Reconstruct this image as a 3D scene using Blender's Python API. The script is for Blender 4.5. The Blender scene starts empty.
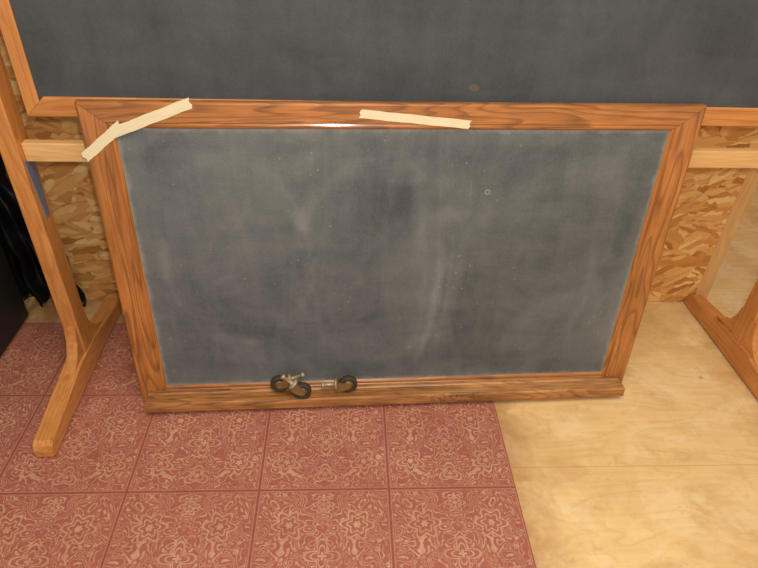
import bpy, bmesh, random
from math import *
from mathutils import Matrix, Vector, Euler
random.seed(4)
SC=bpy.context.scene
COL=SC.collection
TX,TY,T=-.202,.8679,.305

# ---------------------------------------------------------------- node helper
class NT:
    def __init__(s,name,rough=.6,spec=.4,coat=0,coatr=.1):
        m=bpy.data.materials.new(name); m.use_nodes=True
        s.m=m; s.t=m.node_tree; s.N=s.t.nodes; s.L=s.t.links
        s.N.clear()
        s.out=s.N.new('ShaderNodeOutputMaterial'); s.b=s.N.new('ShaderNodeBsdfPrincipled')
        s.L.new(s.b.outputs[0],s.out.inputs[0])
        s.b.inputs['Roughness'].default_value=rough
        s.b.inputs['Specular IOR Level'].default_value=spec
        s.b.inputs['Coat Weight'].default_value=coat
        s.b.inputs['Coat Roughness'].default_value=coatr
    def put(s,sock,v):
        if v is None: return
        if isinstance(v,bpy.types.NodeSocket): s.L.new(v,sock)
        else: sock.default_value=v
    def M(s,op,a,b=None,c=None,clamp=False):
        n=s.N.new('ShaderNodeMath'); n.operation=op; n.use_clamp=clamp
        for i,v in enumerate((a,b,c)): s.put(n.inputs[i],v)
        return n.outputs[0]
    def coords(s,rnd=False):
        tc=s.N.new('ShaderNodeTexCoord'); o=tc.outputs['Object']
        if rnd:
            oi=s.N.new('ShaderNodeObjectInfo'); k=s.M('MULTIPLY',oi.outputs['Random'],37.0)
            n=s.N.new('ShaderNodeVectorMath'); n.operation='ADD'
            s.L.new(o,n.inputs[0]); s.L.new(k,n.inputs[1]); o=n.outputs[0]
        return o
    def map(s,v,scale=(1,1,1),rot=(0,0,0),loc=(0,0,0)):
        n=s.N.new('ShaderNodeMapping'); s.L.new(v,n.inputs[0])
        n.inputs['Scale'].default_value=scale; n.inputs['Rotation'].default_value=rot; n.inputs['Location'].default_value=loc
        return n.outputs[0]
    def noise(s,v,scale,detail=4,rough=.55,dist=0):
        n=s.N.new('ShaderNodeTexNoise'); s.L.new(v,n.inputs['Vector'])
        n.inputs['Scale'].default_value=scale; n.inputs['Detail'].default_value=detail
        n.inputs['Roughness'].default_value=rough; n.inputs['Distortion'].default_value=dist
        return n.outputs['Fac']
    def ramp(s,f,stops,interp='LINEAR'):
        n=s.N.new('ShaderNodeValToRGB'); s.L.new(f,n.inputs[0]); r=n.color_ramp; r.interpolation=interp
        while len(r.elements)<len(stops): r.elements.new(.5)
        for e,(p,c) in zip(r.elements,stops):
            e.position=p
            e.color=(c,c,c,1) if isinstance(c,(int,float)) else (*c,1)
        return n.outputs[0]
    def mix(s,f,a,b,mode='MIX'):
        n=s.N.new('ShaderNodeMix'); n.data_type='RGBA'; n.blend_type=mode
        s.put(n.inputs[0],f)
        for i,v in ((6,a),(7,b)):
            if isinstance(v,tuple): v=(*v,1) if len(v)==3 else v
            s.put(n.inputs[i],v)
        return n.outputs[2]
    def sep(s,v):
        n=s.N.new('ShaderNodeSeparateXYZ'); s.L.new(v,n.inputs[0]); return n.outputs
    def comb(s,x,y,z=0.0):
        n=s.N.new('ShaderNodeCombineXYZ')
        for i,v in enumerate((x,y,z)): s.put(n.inputs[i],v)
        return n.outputs[0]
    def bump(s,h,st=.3,d=.002):
        n=s.N.new('ShaderNodeBump'); s.L.new(h,n.inputs['Height']); n.inputs['Strength'].default_value=st; n.inputs['Distance'].default_value=d
        s.L.new(n.outputs[0],s.b.inputs['Normal'])
    def col(s,c): s.put(s.b.inputs['Base Color'],(*c,1) if isinstance(c,tuple) else c)

def L(r,g,b):
    f=lambda c:(c/255/12.92) if c/255<=.04045 else ((c/255+.055)/1.055)**2.4
    return (f(r),f(g),f(b))

def wood(name,light,mid,dark,coat=.3,rough=.45,line=.6,grime=0.0):
    t=NT(name,rough,.4,coat,.15)
    o=t.coords(True)
    w=t.noise(t.map(o,(1.3,11,11)),1.0,2,.5,.4)
    rings=t.M('FRACT',t.M('MULTIPLY',w,15.0))
    r=t.ramp(rings,[(0,0.0),(.55,.2),(.86,1.0),(.93,.8),(1,0.0)])
    pores=t.noise(t.map(o,(14,420,420)),1.0,3,.6)
    p=t.ramp(pores,[(.36,1.0),(.5,0.0)])
    fib=t.noise(t.map(o,(5,90,90)),1.0,4,.6)
    base=t.mix(t.ramp(fib,[(.3,0.0),(.7,1.0)]),mid,light)
    c=t.mix(t.M('MULTIPLY',r,line),base,dark)
    c=t.mix(t.M('MULTIPLY',p,.35),c,dark)
    big=t.noise(o,5,3)
    c=t.mix(t.ramp(big,[(.35,.3),(.62,0.0)]),c,dark)
    if grime:
        g=t.noise(t.map(o,(9,60,60)),1,5,.7)
        c=t.mix(t.M('MULTIPLY',t.ramp(g,[(.5,0.0),(.62,1.0)]),grime),c,L(60,38,20))
        q=t.coords(); x,yy,zz=t.sep(q)[0:3]
        zone=t.M('MULTIPLY',t.ramp(t.M('ABSOLUTE',t.M('SUBTRACT',x,.17)),[(.04,1.0),(.10,0.0)]),t.M('LESS_THAN',yy,-.047))
        k=t.noise(t.map(q,(90,140,140)),1,3,.6)
        c=t.mix(t.M('MULTIPLY',t.M('MULTIPLY',t.ramp(k,[(.52,0.0),(.57,1.0)]),zone),.6),c,L(60,38,22))
        k2=t.noise(t.map(q,(8,50,50)),1,5,.7)
        z2=t.M('MULTIPLY',t.ramp(x,[(.05,0.0),(.2,1.0)]),t.M('GREATER_THAN',zz,.032))
        c=t.mix(t.M('MULTIPLY',t.M('MULTIPLY',t.ramp(k2,[(.4,0.0),(.7,1.0)]),z2),.45),c,L(216,174,120))
    t.col(c); t.bump(fib,.15,.001)
    return t.m
OAK=wood('varnished_oak',L(200,130,64),L(172,104,46),L(88,50,22),.45,.4,.55)
OAKTRAY=wood('worn_oak',L(198,134,72),L(166,106,54),L(84,50,26),.25,.5,.5,.45)
STAND=wood('honey_oak',L(216,150,82),L(200,130,64),L(148,84,36),.3,.45,.35)
PALE=wood('pale_maple',L(230,188,126),L(218,170,106),L(184,128,70),.2,.5,.25)

def simple(name,c,rough=.5,metal=0,var=.25,scale=60):
    t=NT(name,rough,.4); o=t.coords()
    n=t.noise(o,scale,4)
    d=tuple(x*(1-var) for x in c); l=tuple(min(1,x*(1+var)) for x in c)
    t.col(t.mix(n,d,l)); t.b.inputs['Metallic'].default_value=metal
    t.bump(n,.08,.001)
    return t.m
BLACKPAINT=simple('black_painted_metal',L(28,30,28),.45)
BLACKBAG=simple('black_plastic',L(16,16,18),.35)
RUBBER=simple('black_rubber',L(58,50,38),.7,0,.5,200)
BRASS=simple('tarnished_brass',L(132,102,60),.5,.3,.6,150)
STEEL=simple('dull_steel',L(165,152,124),.4,.4,.4,150)
SHEENGREY=simple('post_sheen_grey',L(124,128,138),.5,.3,.15)  # grey of the reflection painted onto the left post

def tape_mat():
    t=NT('masking_tape',.75,.25); o=t.coords(True)
    n=t.noise(t.map(o,(30,300,300)),1,3)
    t.col(t.mix(n,L(206,190,150),L(228,214,178))); t.bump(n,.05,.0003); return t.m
TAPE=tape_mat()

def slate_mat(name,dark,light,hw,z0,z1,edge=.35,marks=True):
    t=NT(name,.72,.28); o=t.coords()
    x,y,z=t.sep(o)[0:3]
    zc=(z0+z1)/2
    n1=t.noise(t.map(o,(1,1,1.0)),2.6,5,.6,.8)
    n2=t.noise(t.map(o,(9,1,1.6),(0,.35,0)),1.4,5,.65,1.2)
    n3=t.noise(t.map(o,(2.2,1,9),(0,-.35,0)),1.3,4,.6,1.0)
    n4=t.noise(t.map(o,(1,1,1)),9,6,.7,.8)
    fine=t.noise(o,300,3,.7)
    a=t.M('ADD',t.M('MULTIPLY',n1,.40),t.M('MULTIPLY',n2,.20))
    a=t.M('ADD',a,t.M('MULTIPLY',n3,.18))
    a=t.M('ADD',a,t.M('MULTIPLY',n4,.22))
    a=t.M('ADD',a,t.M('MULTIPLY',t.M('SUBTRACT',fine,.5),.25))
    f=t.ramp(a,[(.37,0.0),(.64,1.0)])
    c=t.mix(f,dark,light)
    ex=t.M('SUBTRACT',hw,t.M('ABSOLUTE',x)); ez=t.M('SUBTRACT',(z1-z0)/2,t.M('ABSOLUTE',t.M('SUBTRACT',z,zc)))
    e=t.M('MINIMUM',ex,ez)
    e=t.M('ADD',e,t.M('MULTIPLY',t.M('SUBTRACT',t.noise(o,35,4,.7),.5),.025))
    ef=t.ramp(t.M('MULTIPLY',e,10),[(.0,1.0),(.05,.5),(.10,.15),(.4,0.0)])
    c=t.mix(t.M('MULTIPLY',ef,edge),c,L(160,160,150))
    if marks:
        CH=L(146,149,146)
        wig=t.M('MULTIPLY',t.M('SUBTRACT',t.noise(o,3.0,3,.5,.5),.5),.45)
        brk=t.ramp(t.noise(o,7,4,.6),[(.42,0.0),(.62,1.0)])
        def arc(cx,cz,rx,rz,w,amt,c):
            dx=t.M('DIVIDE',t.M('SUBTRACT',x,cx),rx); dz=t.M('DIVIDE',t.M('SUBTRACT',z,cz),rz)
            r=t.M('SQRT',t.M('ADD',t.M('MULTIPLY',dx,dx),t.M('MULTIPLY',dz,dz)))
            r=t.M('ADD',r,wig)
            l=t.M('SUBTRACT',1.0,t.M('DIVIDE',t.M('ABSOLUTE',t.M('SUBTRACT',r,1.0)),w),clamp=True)
            return t.mix(t.M('MULTIPLY',t.M('MULTIPLY',l,brk),amt),c,CH)
        c=arc(-.38,.44,.18,.24,.12,.22,c)
        c=arc(-.30,.42,.10,.16,.14,.14,c)
        c=arc(-.05,.40,.20,.28,.12,.14,c)
        c=arc(.3,.3,.2,.25,.12,.12,c)
        def streak(x0,b,w,za,zb,amt,c):
            xx=t.M('ADD',x0,t.M('MULTIPLY',t.M('MULTIPLY',t.M('SUBTRACT',z,.35),t.M('SUBTRACT',z,.35)),b))
            xx=t.M('ADD',xx,t.M('MULTIPLY',wig,.12))
            l=t.M('SUBTRACT',1.0,t.M('DIVIDE',t.M('ABSOLUTE',t.M('SUBTRACT',x,xx)),w),clamp=True)
            fz=t.M('MULTIPLY',t.ramp(t.M('SUBTRACT',z,za),[(0,0.0),(.08,1.0)]),t.ramp(t.M('SUBTRACT',zb,z),[(0,0.0),(.12,1.0)]))
            l=t.M('MULTIPLY',l,t.M('ADD',.55,t.M('MULTIPLY',brk,.45)))
            return t.mix(t.M('MULTIPLY',t.M('MULTIPLY',l,fz),amt),c,CH)
        c=streak(.105,-.7,.020,.08,.52,.34,c)
        c=streak(.070,-.4,.030,.10,.70,.22,c)
        c=streak(.135,-.5,.010,.12,.60,.14,c)
        c=streak(-.20,.5,.012,.15,.5,.12,c)
        def ring(cx,cz,r0,w,amt,c):
            dx=t.M('SUBTRACT',x,cx); dz=t.M('SUBTRACT',z,cz)
            r=t.M('SQRT',t.M('ADD',t.M('MULTIPLY',dx,dx),t.M('MULTIPLY',dz,dz)))
            l=t.M('LESS_THAN',t.M('ABSOLUTE',t.M('SUBTRACT',r,r0)),w)
            return t.mix(t.M('MULTIPLY',l,amt),c,L(165,166,160))
        c=ring(.203,.595,.005,.0022,.35,c)
        def seg(xa,xb,za,zb,amt,c):
            i=t.M('MULTIPLY',t.M('GREATER_THAN',x,xa),t.M('LESS_THAN',x,xb))
            j=t.M('MULTIPLY',t.M('GREATER_THAN',z,za),t.M('LESS_THAN',z,zb))
            return t.mix(t.M('MULTIPLY',t.M('MULTIPLY',i,j),amt),c,L(165,166,160))
        c=seg(.162,.164,.585,.625,.18,c)
        v=t.N.new('ShaderNodeTexVoronoi'); t.L.new(o,v.inputs['Vector']); v.inputs['Scale'].default_value=42
        sp=t.M('MULTIPLY',t.M('LESS_THAN',v.outputs['Distance'],.085),t.ramp(t.noise(o,3.2,2),[(.46,0.0),(.58,1.0)]))
        c=t.mix(t.M('MULTIPLY',sp,.4),c,L(170,170,160))
    else:
        dx=t.M('MULTIPLY',t.M('SUBTRACT',x,.272),.6); dz=t.M('SUBTRACT',z,.818)
        r=t.M('SQRT',t.M('ADD',t.M('MULTIPLY',dx,dx),t.M('MULTIPLY',dz,dz)))
        r=t.M('ADD',r,t.M('MULTIPLY',t.M('SUBTRACT',t.noise(o,60,3),.5),.012))
        c=t.mix(t.M('MULTIPLY',t.M('LESS_THAN',r,.007),.4),c,L(120,96,76))
    t.col(c); t.bump(fine,.1,.0005)
    return t.m

def osb_mat():
    t=NT('osb_panel',.6,.35,.1,.3); o=t.coords(); 
    def lay(ang,seed):
        m=t.map(o,(1,1,1),(0,ang,0),(seed,0,seed*.7)); m=t.map(m,(15,1,62))
        ds=t.noise(t.map(o,(1,1,1),(0,0,0),(seed*3,0,0)),30,2)
        m2=t.comb(t.M('ADD',t.sep(m)[0],t.M('MULTIPLY',ds,1.6)),0.0,t.M('ADD',t.sep(m)[2],t.M('MULTIPLY',ds,1.3)))
        v=t.N.new('ShaderNodeTexVoronoi'); v.voronoi_dimensions='3D'; t.L.new(m2,v.inputs['Vector']); v.inputs['Scale'].default_value=1
        fib=t.noise(t.map(m,(1.2,1,9)),1,3,.6)
        s=t.sep(v.outputs['Color'])
        return t.M('ADD',s[0],t.M('MULTIPLY',t.M('SUBTRACT',fib,.5),.55)),v.outputs['Distance']
    Ls=[lay(a,k) for a,k in ((.12,1.3),(.5,4.1),(-.45,7.7),(1.2,9.2))]
    v=t.N.new('ShaderNodeTexVoronoi'); t.L.new(t.map(o,(13,1,20)),v.inputs['Vector']); v.inputs['Scale'].default_value=1; v.inputs['Randomness'].default_value=1
    r=t.sep(v.outputs['Color'])[1]
    val=Ls[0][0]; ds=Ls[0][1]
    for i,th in ((1,.5),(2,.72),(3,.92)):
        k=t.M('GREATER_THAN',r,th)
        val=t.mix(k,val,Ls[i][0]); ds=t.mix(k,ds,Ls[i][1])
    c=t.ramp(val,[(0,L(172,110,52)),(.15,L(202,138,70)),(.5,L(222,162,90)),(.8,L(234,182,110)),(1,L(242,204,140))])
    c=t.mix(t.ramp(ds,[(.6,0.0),(.95,.4)]),c,L(134,78,34))
    t.col(c); t.bump(val,.25,.002); return t.m
OSB=osb_mat()

def ply_mat():
    t=NT('plywood_floor',.5,.35,.12,.3); o=t.coords(); x,y,z=t.sep(o)[0:3]
    w=t.noise(t.map(o,(1.1,4.5,1),(0,0,.1)),1.6,3,.5,.8)
    rg=t.ramp(t.M('FRACT',t.M('MULTIPLY',w,9.0)),[(0,0.0),(.6,.3),(.85,1.0),(1,0.0)])
    c=t.mix(t.M('MULTIPLY',rg,.34),L(228,192,134),L(198,150,90))
    c=t.mix(t.ramp(t.noise(t.map(o,(6,80,1)),1,4),[(.4,0.0),(.7,.35)]),c,L(208,166,108))
    b=t.noise(o,3.2,5,.65,.5)
    c=t.mix(t.ramp(b,[(.5,0.0),(.72,.55)]),c,L(184,136,80))
    b2=t.noise(t.map(o,(1,1,1),(0,0,0),(5,2,0)),7,5,.7,.5)
    c=t.mix(t.ramp(b2,[(.5,0.0),(.7,.5)]),c,L(238,216,172))
    b3=t.noise(t.map(o,(1,1,1),(0,0,0),(1,8,0)),14,6,.75,.5)
    c=t.mix(t.ramp(b3,[(.54,0.0),(.7,.4)]),c,L(176,132,82))
    v=t.N.new('ShaderNodeTexVoronoi'); t.L.new(o,v.inputs['Vector']); v.inputs['Scale'].default_value=8
    c=t.mix(t.M('MULTIPLY',t.M('LESS_THAN',v.outputs['Distance'],.06),.4),c,L(150,96,50))
    n=t.noise(o,40,2)
    def seam(s,pos,c,w=.0013):
        d=t.M('ABSOLUTE',t.M('SUBTRACT',s,pos)); d=t.M('ADD',d,t.M('MULTIPLY',t.M('SUBTRACT',n,.5),.0015))
        return t.mix(t.M('MULTIPLY',t.M('LESS_THAN',d,w),.28),c,L(130,88,46))
    c=seam(y,.925,c); c=seam(x,1.78,c); c=seam(y,2.145,c)
    d=t.M('ADD',x,t.M('MULTIPLY',n,.08))
    c=t.mix(t.M('MULTIPLY',t.ramp(t.M('SUBTRACT',d,.40),[(0,.8),(.14,0.0)]),t.ramp(b,[(.38,0.0),(.58,1.0)])),c,L(150,98,52))
    t.col(c); t.bump(n,.05,.001); return t.m
PLY=ply_mat()

def vinyl_mat():
    t=NT('patterned_red_vinyl',.5,.35,.1,.3); o=t.coords(); x,y,z=t.sep(o)[0:3]
    def loc(s,o0): return t.M('SUBTRACT',t.M('FRACT',t.M('DIVIDE',t.M('SUBTRACT',s,o0),T)),.5)
    u=loc(x,TX-3*T); v=loc(y,TY-3*T)
    au=t.M('ABSOLUTE',u)
    wx=t.M('MULTIPLY',t.M('SUBTRACT',t.noise(o,45,2),.5),.018)
    def soft(g,w,s=.4):
        return t.M('DIVIDE',t.M('SUBTRACT',w*(1+s),g),w*2*s,clamp=True)
    def contour(vec,scale,n,w,dist=0.0):
        f=t.noise(vec,scale,.6,.5,dist)
        g=t.M('ABSOLUTE',t.M('SUBTRACT',t.M('FRACT',t.M('MULTIPLY',f,n)),.5))
        return soft(g,w)
    l1=contour(t.comb(t.M('ADD',au,t.M('MULTIPLY',u,.12)),v,3.1),8.5,7.5,.135,1.3)
    def flower(cu,cv,R,a,k,w,ph=0.0):
        du=t.M('ADD',t.M('SUBTRACT',cu[0],cu[1]),wx); dv=t.M('SUBTRACT',cv[0],cv[1])
        r=t.M('SQRT',t.M('ADD',t.M('MULTIPLY',du,du),t.M('MULTIPLY',dv,dv)))
        th=t.M('ARCTAN2',dv,du)
        rr=t.M('ADD',R,t.M('MULTIPLY',t.M('COSINE',t.M('ADD',t.M('MULTIPLY',th,float(k)),ph)),a))
        line=soft(t.M('ABSOLUTE',t.M('SUBTRACT',r,rr)),w)
        inside=t.M('LESS_THAN',r,t.M('ADD',rr,.012))
        rr2=t.M('MULTIPLY',rr,.62)
        line2=soft(t.M('ABSOLUTE',t.M('SUBTRACT',r,rr2)),w*.8)
        rr3=t.M('MULTIPLY',rr,.25)
        line3=t.M('LESS_THAN',r,rr3)
        return t.M('MAXIMUM',t.M('MAXIMUM',line,line2),line3),inside
    base=l1
    for cu,cv,R,a,k,w,ph in (((au,.25),(v,.20),.10,.022,6,.0085,.5),((au,.31),(v,-.24),.088,.024,5,.008,1.2),((u,0.0),(v,-.04),.09,.038,4,.0085,0.0),((u,0.0),(v,.37),.06,.018,6,.0075,0.0),((u,0.0),(v,-.36),.07,.026,3,.008,1.57)):
        ln,ins=flower(cu,cv,R,a,k,w,ph)
        base=t.M('MAXIMUM',t.M('MULTIPLY',base,t.M('SUBTRACT',1.0,ins)),ln)
    m=t.M('MAXIMUM',au,t.M('ABSOLUTE',v))
    base=t.M('MULTIPLY',base,t.M('LESS_THAN',m,.478))
    bl=t.M('LESS_THAN',t.M('ABSOLUTE',t.M('SUBTRACT',m,.486)),.003)
    base=t.M('MAXIMUM',base,t.M('MULTIPLY',bl,.6))
    n=t.noise(o,6,4,.6); nf=t.noise(o,120,3,.6); nm=t.noise(o,28,4,.7)
    red=t.mix(n,L(148,80,66),L(174,102,84))
    red=t.mix(t.ramp(nf,[(.35,.35),(.6,0.0)]),red,L(118,66,52))
    lc=t.mix(nf,L(182,142,110),L(210,176,142))
    amt=t.M('MULTIPLY',t.ramp(n,[(.3,.52),(.6,.82)]),t.ramp(nm,[(.32,.5),(.6,1.0)]))
    c=t.mix(t.M('MULTIPLY',base,amt),red,lc)
    c=t.mix(t.M('MULTIPLY',t.M('GREATER_THAN',m,.4955),.5),c,L(90,46,38))
    t.col(c); t.bump(base,.15,.0008); return t.m
VINYL=vinyl_mat()

# ---------------------------------------------------------------- mesh helpers
def new(name,me,mat=None,parent=None,loc=(0,0,0),rot=(0,0,0)):
    ob=bpy.data.objects.new(name,me); COL.objects.link(ob)
    if mat and me: me.materials.append(mat)
    ob.location=loc; ob.rotation_euler=rot
    if parent: ob.parent=parent
    return ob
def tag(ob,label,cat,group=None):
    ob['label']=label; ob['category']=cat
    if group: ob['group']=group
def finish(bm,name,smooth=False):
    bmesh.ops.recalc_face_normals(bm,faces=bm.faces)
    me=bpy.data.meshes.new(name); bm.to_mesh(me); bm.free()
    if smooth:
        for p in me.polygons: p.use_smooth=True
    return me
def box(name,size,loc,mat,parent=None,rot=(0,0,0),bev=.003,seg=2):
    bm=bmesh.new(); bmesh.ops.create_cube(bm,size=1); bmesh.ops.scale(bm,vec=size,verts=bm.verts)
    if bev: bmesh.ops.bevel(bm,geom=bm.edges[:],offset=bev,segments=seg,affect='EDGES',profile=.5)
    return new(name,finish(bm,name),mat,parent,loc,rot)
def boxw(name,a,b,mat,parent=None,bev=.003,axis='X'):
    """box between two world corners; long axis -> local X for grain"""
    s=[abs(b[i]-a[i]) for i in range(3)]; c=[(a[i]+b[i])/2 for i in range(3)]
    if axis=='X': return box(name,s,c,mat,parent,(0,0,0),bev)
    if axis=='Z': return box(name,(s[2],s[1],s[0]),c,mat,parent,(0,-pi/2,0),bev)
    if axis=='Y': return box(name,(s[1],s[0],s[2]),c,mat,parent,(0,0,pi/2),bev)
def rail(name,length,prof,m0,m1,mat,parent,loc,rot):
    """prof: (t across width from the outer edge, y depth)"""
    bm=bmesh.new(); A=[];B=[]
    for t_,y in prof:
        A.append(bm.verts.new((-length/2+(t_+.0004 if m0 else 0),y,-t_)))
        B.append(bm.verts.new((length/2-(t_+.0004 if m1 else 0),y,-t_)))
    n=len(prof)
    for i in range(n): bm.faces.new((A[i],A[(i+1)%n],B[(i+1)%n],B[i]))
    bm.faces.new(A); bm.faces.new(B[::-1])
    return new(name,finish(bm,name),mat,parent,loc,rot)
def lathe(name,prof,mat,parent,seg=32,axis='X'):
    """prof list (axial,radius) closed loop"""
    bm=bmesh.new(); rows=[]
    for i in range(seg):
        a=2*pi*i/seg
        rows.append([bm.verts.new((p,r*cos(a),r*sin(a)) if axis=='X' else (r*cos(a),r*sin(a),p)) for p,r in prof])
    n=len(prof)
    for i in range(seg):
        j=(i+1)%seg
        for k in range(n):
            l=(k+1)%n
            try: bm.faces.new((rows[i][k],rows[i][l],rows[j][l],rows[j][k]))
            except ValueError: pass
    bmesh.ops.remove_doubles(bm,verts=bm.verts,dist=1e-6)
    return new(name,finish(bm,name,True),mat,parent)
def prism(name,pts,x0,x1,mat,parent,bev=.003,axis='Y'):
    """side profile (y,z) extruded in x; local X runs along world Y for the grain"""
    bm=bmesh.new()
    A=[bm.verts.new((p[0],-x0,p[1])) for p in pts]; B=[bm.verts.new((p[0],-x1,p[1])) for p in pts]
    n=len(pts)
    for i in range(n): bm.faces.new((A[i],A[(i+1)%n],B[(i+1)%n],B[i]))
    fa=bm.faces.new(A); fb_=bm.faces.new(B[::-1])
    if bev: bmesh.ops.bevel(bm,geom=[e for f in (fa,fb_) for e in f.edges],offset=bev,segments=2,affect='EDGES')
    return new(name,finish(bm,name),mat,parent,(0,0,0),(0,0,pi/2))

# ---------------------------------------------------------------- room
def struct(ob): ob['kind']='structure'; return ob
floor=struct(boxw('floor',(-2.6,-1.2,-.05),(3.2,3.6,-.001),PLY,bev=0))
floor.data.transform(Matrix.Translation(floor.location)); floor.location=(0,0,0)
vin=boxw('vinyl_flooring',(TX-6*T,TY-6*T,-.001),(TX+2*T,TY+2*T,.0006),VINYL,bev=0)
vin.data.transform(Matrix.Translation(vin.location)); vin.location=(0,0,0)
tag(vin,'worn brick-red vinyl flooring with scrolling floral tile pattern','flooring')
wb=boxw('wall_back',(-2.6,1.595,-.0),(1.185,1.615,2.5),OSB,bev=0); struct(wb)
wb.data.transform(Matrix.Translation(wb.location)); wb.location=(0,0,0)
struct(boxw('wall_far',(1.0,3.6,0),(3.2,3.64,2.5),OSB,bev=0))
struct(boxw('wall_right',(3.2,-1.2,0),(3.24,3.64,2.5),OSB,bev=0))
struct(boxw('wall_left',(-2.64,-1.2,0),(-2.6,1.615,2.5),OSB,bev=0))
struct(boxw('trim_1',(1.187,1.597,0),(1.235,1.637,2.5),PALE,axis='Z'))

# ---------------------------------------------------------------- small framed chalkboard
fb=bpy.data.objects.new('framed_chalkboard',None); COL.objects.link(fb)
fb.location=(.1234,1.1737,.0028); fb.rotation_euler=(-.0869,0,.0389)
tag(fb,'oak-framed slate chalkboard with chalk tray, leaning on a larger board','chalkboard')
W=.669; SW=.6001; VB=.0487; VT=.7409; VO=.797; FW=W-SW
def fprof(w,th): return [(0,th),(0,.005),(.0015,.0015),(.005,0),(w-.014,0),(w-.012,.0025),(w-.008,.0012),(w-.004,.002),(w,.006),(w,th)]
th=.018
def mrail(name,length,w,wo,m0,m1,loc,rot):
    """mitre cut that runs from outer corner to slate corner even though the widths differ"""
    bm=bmesh.new(); A=[];B=[]
    for t_,y in fprof(w,th):
        q=t_/w*wo+.0006
        A.append(bm.verts.new((-length/2+(q if m0 else 0),y,-t_)))
        B.append(bm.verts.new((length/2-(q if m1 else 0),y,-t_)))
    n=len(A)
    for i in range(n): bm.faces.new((A[i],A[(i+1)%n],B[(i+1)%n],B[i]))
    bm.faces.new(A); bm.faces.new(B[::-1])
    return new(name,finish(bm,name),OAK,fb,loc,rot)
HT=VO-VT
mrail('top_rail',2*W,HT,FW,True,True,(0,0,VO),(0,0,0))
mrail('stile',VO,FW,HT,False,True,(-W,0,VO/2),(0,-pi/2,0))
mrail('stile',VO,FW,HT,True,False,(W,0,VO/2),(0,pi/2,0))
rail('bottom_rail',2*SW,fprof(VB-.001,th),False,False,OAK,fb,(0,0,.001),(0,pi,0))
sl=boxw('slate',(-SW-.004,.006,VB-.004),(SW+.004,.014,VT+.004),slate_mat('grey_slate',L(70,73,73),L(112,114,112),SW,VB,VT,.4),fb,bev=0)
sl.data.transform(Matrix.Translation(sl.location)); sl.location=(0,0,0)
def tray():
    hw=.646; pr=[(-.0005,.004),(-.0005,.036),(-.010,.036),(-.014,.033),(-.030,.033),(-.034,.036),(-.050,.036),(-.054,.034),(-.055,.030),(-.055,.010),(-.052,.006),(-.047,.004)]
    bm=bmesh.new(); A=[bm.verts.new((-hw,y,z)) for y,z in pr]; B=[bm.verts.new((hw,y,z)) for y,z in pr]; n=len(pr)
    for i in range(n): bm.faces.new((A[i],A[(i+1)%n],B[(i+1)%n],B[i]))
    bm.faces.new(A); bm.faces.new(B[::-1])
    return new('chalk_tray',finish(bm,'chalk_tray'),OAKTRAY,fb)
tray()
def tape(p,q,w,name='masking_tape',y=-.0004):
    p=Vector(p);q=Vector(q); d=(q-p); Ln=d.length; a=atan2(d.y,d.x)
    bm=bmesh.new(); n=24; F=[];Bk=[]
    for i in range(n+1):
        s=i/n*Ln-Ln/2; wob=.0004*sin(i*.7)+.0002*sin(i*1.9)
        e=.0022 if i in(0,n) else 0
        pts=[(s+e,w/2+wob),(s-e*.6,w*.15+wob),(s+e*.7,-w*.2+wob),(s-e,-w/2+wob)]
        F.append([bm.verts.new((x_,y-.0005,z_)) for x_,z_ in pts]); Bk.append([bm.verts.new((x_,y,z_)) for x_,z_ in pts])
    for i in range(n):
        for k in range(3):
            bm.faces.new((F[i][k],F[i][k+1],F[i+1][k+1],F[i+1][k])); bm.faces.new((Bk[i][k],Bk[i+1][k],Bk[i+1][k+1],Bk[i][k+1]))
        for k in (0,3): bm.faces.new((F[i][k],F[i+1][k],Bk[i+1][k],Bk[i][k]))
    for i in (0,n):
        for k in range(3): bm.faces.new((F[i][k],F[i][k+1],Bk[i][k+1],Bk[i][k]))
    return new(name,finish(bm,name),TAPE,fb,((p.x+q.x)/2,0,(p.y+q.y)/2),(0,-a,0))
tape((-.605,.733),(-.440,.796),.022)
tape((-.672,.680),(-.585,.750),.021,y=-.0010)
tape((-.094,.776),(.143,.7535),.0185)

# ---------------------------------------------------------------- large chalkboard on stand
st=bpy.data.objects.new('chalkboard_stand',None); COL.objects.link(st); st.location=(.22,1.285,0)
tag(st,'large blackboard in honey-coloured wooden frame on floor stand','chalkboard')
inv=Matrix.Translation(-Vector(st.location))
PX0,PX1=-.752,-.712; QX0,QX1=1.160,1.200
FX0,FX1=-.676,1.124; FZ0,FZ1=.742,1.72; YF=1.266; TH=.025
parts=[]
cx=(FX0+FX1)/2
def sp(w): return [(0,TH),(0,.003),(.003,0),(w-.004,0),(w,.004),(w,TH)]
parts.append(rail('bottom_rail',FX1-FX0,sp(.043),True,True,STAND,None,(cx,YF,FZ0),(0,pi,0)))
parts.append(rail('top_rail',FX1-FX0,sp(.043),True,True,STAND,None,(cx,YF,FZ1),(0,0,0)))
parts.append(rail('stile',FZ1-FZ0,sp(.032),True,True,STAND,None,(FX0,YF,(FZ0+FZ1)/2),(0,-pi/2,0)))
parts.append(rail('stile',FZ1-FZ0,sp(.032),True,True,STAND,None,(FX1,YF,(FZ0+FZ1)/2),(0,pi/2,0)))
s2=boxw('slate',(FX0+.028,YF+.006,FZ0+.039),(FX1-.028,YF+.014,FZ1-.039),slate_mat('dark_slate',L(59,61,62),L(83,85,86),10,0,20,0,False),None,bev=0)
s2.data.transform(Matrix.Translation(s2.location)); s2.location=(0,0,0); parts.append(s2)
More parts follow.
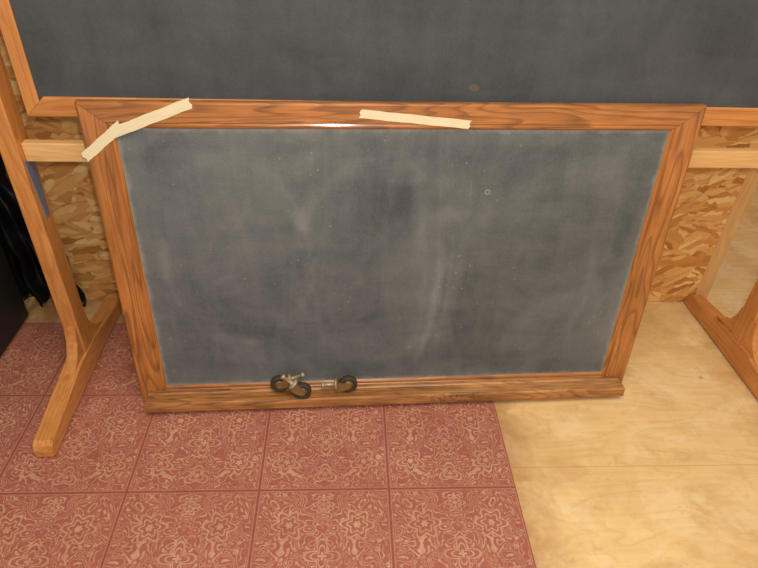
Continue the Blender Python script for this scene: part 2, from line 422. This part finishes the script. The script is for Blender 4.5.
for x0,x1 in ((PX0,PX1),(QX0,QX1)):
    parts.append(boxw('post',(x0,1.255,.05),(x1,1.315,1.40),STAND,axis='Z'))
    yc=1.262; hl=.298
    top=[(-hl,.022),(-hl+.004,.038),(-hl+.016,.047),(-hl+.07,.050),(-.12,.066),(-.05,.078),(.05,.078),(.12,.066),(hl-.07,.050),(hl-.016,.047),(hl-.004,.038),(hl,.022)]
    bot=[(hl,.006),(hl-.006,.001),(hl-.075,.001),(hl-.10,.012),(-hl+.10,.012),(-hl+.075,.001),(-hl+.006,.001),(-hl,.006)]
    pts=[(yc+a,b) for a,b in top+bot]
    parts.append(prism('foot',pts,x0-.004,x1+.002,STAND,None,.003))
    for sgn in (-1,1):
        g=[(0,.07),(0,.17)]+[(.012+.085*(1-cos(a)),.17-.10*sin(a)) for a in [i*pi/2/8 for i in range(9)]]
        g=[(1.285+sgn*(.028+a),b) for a,b in g]
        parts.append(prism('brace',g,x0+.006,x1-.006,STAND,None,.002))
parts.append(boxw('stretcher',(PX1,1.272,.636),(QX0,1.296,.680),PALE))
for x,s in ((PX1,1),(QX0,-1)):
    a=lathe('pivot_bolt',[(0,0),(0,.008),(.036,.008),(.036,0)],STEEL,None,20); a.location=(x if s>0 else x-.036,1.28,1.25); parts.append(a)
sheen=prism('sheen_sliver',[(1.262,.640),(1.304,.640),(1.294,.49),(1.278,.49)],PX1,PX1+.003,SHEENGREY,None,0); parts.append(sheen)  # tapered plate added to imitate a blue-grey reflection on the post's inner face
sheen['label']='thin grey plate standing in for the blue-grey sheen on the post'
for o in parts:
    o.parent=st; o.matrix_parent_inverse=inv
st.location.y+=.016; st.rotation_euler=(0,0,.014)

# ---------------------------------------------------------------- casters on the tray
def caster():
    e=bpy.data.objects.new('caster',None); COL.objects.link(e)
    R=.0215
    tire=lathe('tire',[(-.007,R*.62),(-.0075,R*.86),(-.0055,R*.97),(0,R),(.0055,R*.97),(.0075,R*.86),(.007,R*.62)],RUBBER,e,36)
    hub=lathe('hub',[(-.0095,0),(-.0095,.0045),(-.006,.006),(-.005,R*.62),(.005,R*.62),(.006,.006),(.0095,.0045),(.0095,0)],BRASS,e,28)
    bm=bmesh.new()
    for s in (-1,1):
        x0,x1=s*.0098,s*.0114
        pr=[(-.006,-.004),(.0,-.007),(.006,-.004),(.011,.012),(.012,.026),(-.012,.026),(-.011,.012)]
        A=[bm.verts.new((x0,a,b)) for a,b in pr];B=[bm.verts.new((x1,a,b)) for a,b in pr]; n=len(pr)
        for i in range(n): bm.faces.new((A[i],A[(i+1)%n],B[(i+1)%n],B[i]))
        bm.faces.new(A);bm.faces.new(B[::-1])
    c=bmesh.ops.create_cube(bm,size=1)['verts']; bmesh.ops.scale(bm,vec=(.0228,.024,.002),verts=c); bmesh.ops.translate(bm,vec=(0,0,.026),verts=c)
    fork=new('fork',finish(bm,'fork'),BRASS,e)
    stem=lathe('stem',[(.027,0),(.027,.014),(.031,.014),(.032,.007),(.036,.0045),(.056,.0045),(.057,.0062),(.061,.006),(.063,.003),(.063,0)],STEEL,e,24,'Z')
    return e,[tire,hub,fork,stem]
c0,kids=caster()
MB=Matrix.LocRotScale(fb.location,fb.rotation_euler,None)
K=1.15
def place(e,u,y,z,stemdir,axis=(0,-1,0)):
    zdir=Vector(stemdir).normalized(); xa=Vector(axis).normalized(); ya=zdir.cross(xa).normalized(); xa=ya.cross(zdir)
    m=Matrix((xa,ya,zdir)).transposed().to_4x4()@Matrix.Scale(K,4); m.translation=(u,y,z)
    e.matrix_world=MB@m
cs=[c0]
for i in range(2):
    e=c0.copy(); COL.objects.link(e); cs.append(e)
    for kd in kids:
        q=kd.copy(); q.parent=e; COL.objects.link(q)
place(cs[0],-.300,-.0165,.0612,(.82,.0,.36))
place(cs[1],-.240,-.0475,.0612,(-.60,.0,.62))
place(cs[2],-.118,-.026,.0612,(-.95,.0,-.02))
for e,l in zip(cs,('small caster with black rubber wheel and brass fork on chalk tray','small black caster wheel resting at edge of the chalk tray','loose black caster lying with its steel stem along the tray')):
    tag(e,l,'caster','loose casters on the chalk tray')

# ---------------------------------------------------------------- black cabinet & hanging plastic
cab=bpy.data.objects.new('cabinet',None); COL.objects.link(cab); cab.location=(-1.22,1.24,0)
tag(cab,'black painted metal cabinet standing against the panelled wall','cabinet')
ci=Matrix.Translation(-Vector(cab.location)); cp=[]
cp.append(boxw('body',(-1.45,.96,.01),(-.985,1.505,1.0),BLACKPAINT,bev=.004))
cp.append(boxw('plinth',(-1.44,.98,.0008),(-.995,1.495,.02),BLACKPAINT,bev=.001))
for z0,z1 in ((.04,.34),(.36,.66),(.68,.98)):
    cp.append(boxw('drawer',(-1.435,.945,z0),(-1.0,.962,z1),BLACKPAINT,bev=.003))
    h=boxw('handle',(-1.28,.925,(z0+z1)/2-.008),(-1.16,.948,(z0+z1)/2+.008),STEEL,bev=.003)
    h.parent=cp[-1]; h.matrix_parent_inverse=Matrix.Translation(-Vector(cp[-1].location))
for o in cp: o.parent=cab; o.matrix_parent_inverse=ci
bm=bmesh.new(); nx,nz=40,44; G=[]
for j in range(nz+1):
    z=.02+.98*j/nz; row=[]
    for i in range(nx+1):
        s=i/nx; xr=-.832-.030*(1-sin(z*9+1))+.010*sin(z*37)-(.05 if z>.5 else .05*max(0,(z-.3)/.2))
        x=-1.10+(xr+1.10)*s
        y=1.572-.018*(1+sin(s*27+z*5+sin(z*14)))*.9-.006*sin(z*40+s*9)
        row.append(bm.verts.new((x,y,z+.012*sin(s*23))))
    G.append(row)
for j in range(nz):
    for i in range(nx): bm.faces.new((G[j][i],G[j][i+1],G[j+1][i+1],G[j+1][i]))
bmesh.ops.solidify(bm,geom=bm.faces[:],thickness=.002)
bag=new('plastic_sheet',finish(bm,'plastic_sheet',True),BLACKBAG)
tag(bag,'crumpled black plastic sheet hanging beside the black cabinet','plastic sheet')

# ---------------------------------------------------------------- camera
h,pi_,ya,ro,f=1.2411,.6326,.0667,.0444,605.56
fwd=Vector((sin(ya)*cos(pi_),cos(ya)*cos(pi_),-sin(pi_))); r=Vector((cos(ya),-sin(ya),0)); u=r.cross(fwd)
r2=cos(ro)*r+sin(ro)*u; u2=-sin(ro)*r+cos(ro)*u
cam=bpy.data.cameras.new('camera'); co=bpy.data.objects.new('camera',cam); COL.objects.link(co)
m=Matrix((r2,u2,-fwd)).transposed().to_4x4(); m.translation=(0,0,h); co.matrix_world=m
cam.sensor_fit='HORIZONTAL'; cam.sensor_width=36; cam.lens=f/758*36; cam.clip_start=.01
SC.camera=co

# ---------------------------------------------------------------- light
def light(kind,name,loc,power,color,size=.1,rot=None):
    l=bpy.data.lights.new(name,kind); l.energy=power; l.color=color
    if kind=='AREA': l.size=size
    else: l.shadow_soft_size=size
    o=bpy.data.objects.new(name,l); COL.objects.link(o); o.location=loc
    if rot: o.rotation_euler=rot
    return o
light('POINT','camera_flash',(.04,-.03,1.31),38,(1,.985,.96),.02)
light('AREA','ceiling_lamp',(.3,.2,2.6),38,(1,.90,.74),1.2,(radians(-8),0,0))
w=bpy.data.worlds.new('room_light'); SC.world=w; w.use_nodes=True
w.node_tree.nodes['Background'].inputs[0].default_value=(1,.95,.87,1); w.node_tree.nodes['Background'].inputs[1].default_value=.62
SC.view_settings.view_transform='Standard'
